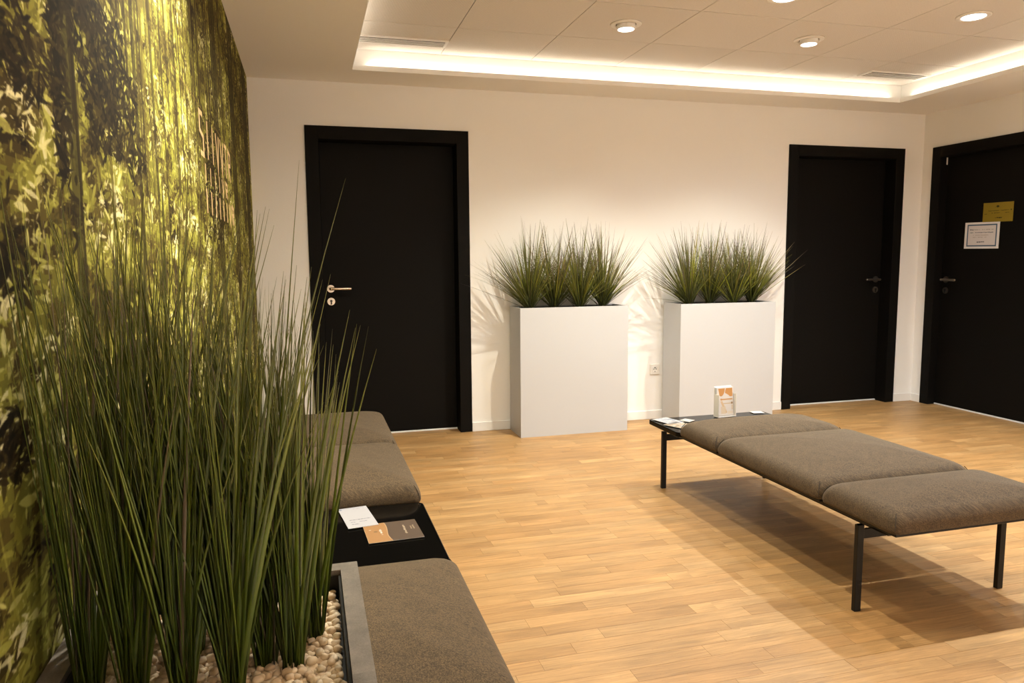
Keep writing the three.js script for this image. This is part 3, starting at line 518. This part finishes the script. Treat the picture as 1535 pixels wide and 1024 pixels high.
{
  const R = rng(2024);
  // x, z, stems, lean, height factor
  const clumps = [[-0.262, 4.020, 52, -0.02, 1], [-0.200, 4.000, 52, -0.01, 1], [-0.140, 4.010, 52, 0, 0.86], [-0.075, 4.020, 52, 0, 0.82], [-0.008, 4.098, 56, 0.015, 0.74], [-0.232, 4.085, 56, -0.01, 1], [-0.165, 4.090, 56, -0.01, 0.94], [-0.100, 4.100, 60, 0, 0.84],
    [-0.036, 4.166, 56, 0.0, 0.80], [-0.268, 4.180, 52, -0.012, 0.98], [-0.215, 4.200, 60, -0.015, 1], [-0.160, 4.212, 60, 0.0, 0.95], [-0.105, 4.208, 60, 0.0, 0.84], [-0.070, 4.155, 50, 0.005, 0.84]];
  clumps.forEach(([x, z, n, lean, tall]) => {
    const g = top('reed_grass', 'tall dark green reed clump rising from the pebbles of the grey trough', 'grass plant', [x, PEB - 0.004, z], 'reed clumps in the trough planter');
    const A = new Blades(), Dry = new Blades();
    for (let k = 0; k < n; k++) {
      const az = R() * 6.283, out = Math.pow(R(), 0.8), tilt = 0.01 + 0.17 * out;
      let dx = Math.sin(tilt) * Math.cos(az) + lean, dz = Math.sin(tilt) * Math.sin(az);
      const len = (0.34 + 0.30 * Math.pow(R(), 0.75)) * (R() < 0.07 && x < -0.06 ? 1.05 : tall); if (dz > 0) dz *= 0.5;
      // the wall keeps stems from leaning through it
      const lim = (XL + 0.012 - x) / len; if (dx < lim) dx = lim * (0.75 + 0.25 * R());
      const d = V3(dx, Math.cos(tilt), dz).normalize(), gg = 0.7 + 0.6 * R(), dry = R() < 0.06;
      const cols = dry ? [[0.10, 0.08, 0.05], [0.16, 0.12, 0.08], [0.18, 0.14, 0.10]] : [[0.044 * gg, 0.068 * gg, 0.005], [0.080 * gg, 0.112 * gg, 0.008], [0.12 * gg, 0.125 * gg, 0.020]];
      let bx_ = Math.cos(az), bend = (0.01 + 0.05 * R()) * out; if (bx_ < 0) bx_ *= Math.max(0, Math.min(1, (x - XL - 0.05) * 8));
      (dry ? Dry : A).add(V3((R() - 0.5) * 0.022, 0, (R() - 0.5) * 0.022), d, len, 0.0040 + 0.0026 * R(), bend, V3(bx_, -0.3, Math.sin(az)), cols, 7, 1.0);
    }
    const m = mesh('blades', A.geo(), reedMat, g); m.userData.kind = 'stuff';
    if (Dry.p.length) { const q = mesh('dry_blades', Dry.geo(), reedMat, g); q.userData.kind = 'stuff'; q.userData.label = 'brown dry stems'; }
  });
}

// ------------------------------------------------------------------ forest mural (flat print on the wall)
{
  const ZM = 4.95, W = 2048, H = 1536;            // print runs z = 0 .. ZM, y = 0 .. HS
  // printed inks: near-black bark, browns, olives and straw greens, spread evenly beneath the dark masses
  const INK = ['#1b150b', '#2c2413', '#41371a', '#5a5024', '#74702e', '#8f8d3b', '#a8a64c', '#c0bd62', '#d4d07e', '#e4df9e', '#efeab8'];
  const cv = document.createElement('canvas'); cv.width = W; cv.height = H; const c = cv.getContext('2d');
  // x on the canvas = z / ZM
  const R = rng(808), pick = (v) => INK[Math.max(0, Math.min(INK.length - 1, Math.floor(v)))];
  const cell = 4; for (let y = 0; y < H; y += cell) for (let x = 0; x < W; x += cell) { c.fillStyle = pick(2.6 + 8 * (fbm(x / 30, y / 26, 81, 4) - 0.35)); c.fillRect(x, y, cell, cell); }
  const leaf = (x, y, L, Wd, a, col, al) => { c.save(); c.translate(x, y); c.rotate(a); c.globalAlpha = al; c.fillStyle = col; c.beginPath(); c.moveTo(-L, 0); c.quadraticCurveTo(-L * 0.2, -Wd, L, 0); c.quadraticCurveTo(-L * 0.1, Wd * 0.8, -L, 0); c.fill(); c.restore(); };
  for (let k = 0; k < 120000; k++) {
    const x = R() * W, y = R() * H, cl = fbm(x / 60, y / 48, 91, 3) - 0.5, L = 1.8 + Math.pow(R(), 4) * 11;
    leaf(x, y, L, L * (0.35 + 0.45 * R()), (R() - 0.5) * 2.6 + 0.5, pick(6.0 + cl * 16 + (R() - 0.5) * 5), 0.5 + 0.5 * R());
  }
  for (let k = 0; k < 240; k++) { const x = R() * W, y = R() * H * 0.8; c.globalAlpha = 0.5; c.strokeStyle = pick(R() < 0.6 ? 1 : 6); c.lineWidth = 1 + R() * 3; c.beginPath(); c.moveTo(x, y); c.quadraticCurveTo(x + (R() - 0.5) * 60, y + 60 + R() * 80, x + (R() - 0.5) * 60, y + 120 + R() * 200); c.stroke(); }
  for (let k = 0; k < 300; k++) { const x = (0.1 + 3.75 * R()) / ZM * W; c.globalAlpha = 0.35 + 0.4 * R(); c.fillStyle = R() < 0.6 ? INK[1] : INK[3]; c.fillRect(x, R() * 120, 2 + R() * 6, H * (0.15 + 0.3 * R())); }   // upright thin trunks
  // boughs of dark bark and ivy, the last painting in the unlit far upper corner: centre z, y and half sizes in metres
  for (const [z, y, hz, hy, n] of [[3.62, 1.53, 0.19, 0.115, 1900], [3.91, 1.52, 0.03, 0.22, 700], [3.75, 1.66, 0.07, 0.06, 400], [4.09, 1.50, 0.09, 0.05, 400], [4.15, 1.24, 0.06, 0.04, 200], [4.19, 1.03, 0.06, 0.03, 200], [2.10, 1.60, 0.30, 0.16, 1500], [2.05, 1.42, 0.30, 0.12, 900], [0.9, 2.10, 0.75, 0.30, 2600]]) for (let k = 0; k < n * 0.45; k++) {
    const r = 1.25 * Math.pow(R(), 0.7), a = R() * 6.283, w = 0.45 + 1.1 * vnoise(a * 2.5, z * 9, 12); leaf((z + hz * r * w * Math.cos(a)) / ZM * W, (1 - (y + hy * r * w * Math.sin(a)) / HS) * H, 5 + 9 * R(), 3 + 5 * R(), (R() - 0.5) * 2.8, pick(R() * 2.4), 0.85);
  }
  // dark trunks; the three towards the far corner paint in its lack of light
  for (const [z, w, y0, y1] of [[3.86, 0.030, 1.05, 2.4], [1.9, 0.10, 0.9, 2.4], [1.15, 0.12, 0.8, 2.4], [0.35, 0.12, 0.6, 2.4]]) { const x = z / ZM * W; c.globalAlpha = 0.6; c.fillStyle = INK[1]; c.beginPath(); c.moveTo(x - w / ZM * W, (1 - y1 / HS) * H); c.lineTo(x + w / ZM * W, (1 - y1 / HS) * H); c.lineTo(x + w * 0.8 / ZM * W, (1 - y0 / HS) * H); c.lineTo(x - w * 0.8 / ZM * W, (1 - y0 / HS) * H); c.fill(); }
  // pale lettering printed under a thin level line (reads from the camera end towards the corner)
  c.globalAlpha = 0.6; c.strokeStyle = '#7a6238'; c.lineWidth = 3; c.beginPath(); c.moveTo(2.95 / ZM * W, (1 - 1.755 / HS) * H); c.lineTo(0.05 / ZM * W, (1 - 1.755 / HS) * H); c.stroke();
  c.globalAlpha = 0.9; c.strokeStyle = '#e0c294'; c.lineCap = 'butt';
  const stroke = (z, y, pts, lw) => { c.lineWidth = lw / ZM * W; c.beginPath(); pts.forEach(([a, b], i) => { const x = (z - a) / ZM * W, yy = (1 - (y + b) / HS) * H; i ? c.lineTo(x, yy) : c.moveTo(x, yy); }); c.stroke(); };
  const glyphs = { S: [[[0.9, 1], [0.1, 1], [0.1, 0.55], [0.9, 0.45], [0.9, 0], [0.1, 0]]], I: [[[0.5, 0], [0.5, 1]]], V: [[[0, 1], [0.5, 0], [1, 1]]], T: [[[0.5, 0], [0.5, 1]], [[0, 1], [1, 1]]], R: [[[0.1, 0], [0.1, 1], [0.9, 0.9], [0.9, 0.55], [0.1, 0.5], [0.9, 0]]] };
  const line = (str, z0, y, gw, gh, lw, sp) => { let z = z0; for (const ch of str) { for (const s of glyphs[ch] || []) stroke(z, y, s.map(([a, b]) => [a * gw, b * gh]), lw); z -= gw + sp; } };
  line('SIIVVTR', 2.43, 1.600, 0.10, 0.135, 0.028, 0.055); line('IIIIVR', 2.36, 1.510, 0.08, 0.065, 0.022, 0.06); line('IIIIIIVR', 2.36, 1.405, 0.085, 0.085, 0.030, 0.05);
  c.globalAlpha = 1;
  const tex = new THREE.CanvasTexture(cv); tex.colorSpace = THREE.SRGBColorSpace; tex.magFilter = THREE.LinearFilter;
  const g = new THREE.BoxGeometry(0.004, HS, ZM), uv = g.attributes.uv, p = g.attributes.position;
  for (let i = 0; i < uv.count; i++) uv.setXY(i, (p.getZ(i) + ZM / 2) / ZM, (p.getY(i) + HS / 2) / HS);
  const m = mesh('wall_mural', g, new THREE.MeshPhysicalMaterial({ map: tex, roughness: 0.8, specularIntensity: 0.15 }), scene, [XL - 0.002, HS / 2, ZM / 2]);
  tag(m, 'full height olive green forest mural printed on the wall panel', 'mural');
}

renderer.render(scene, camera);
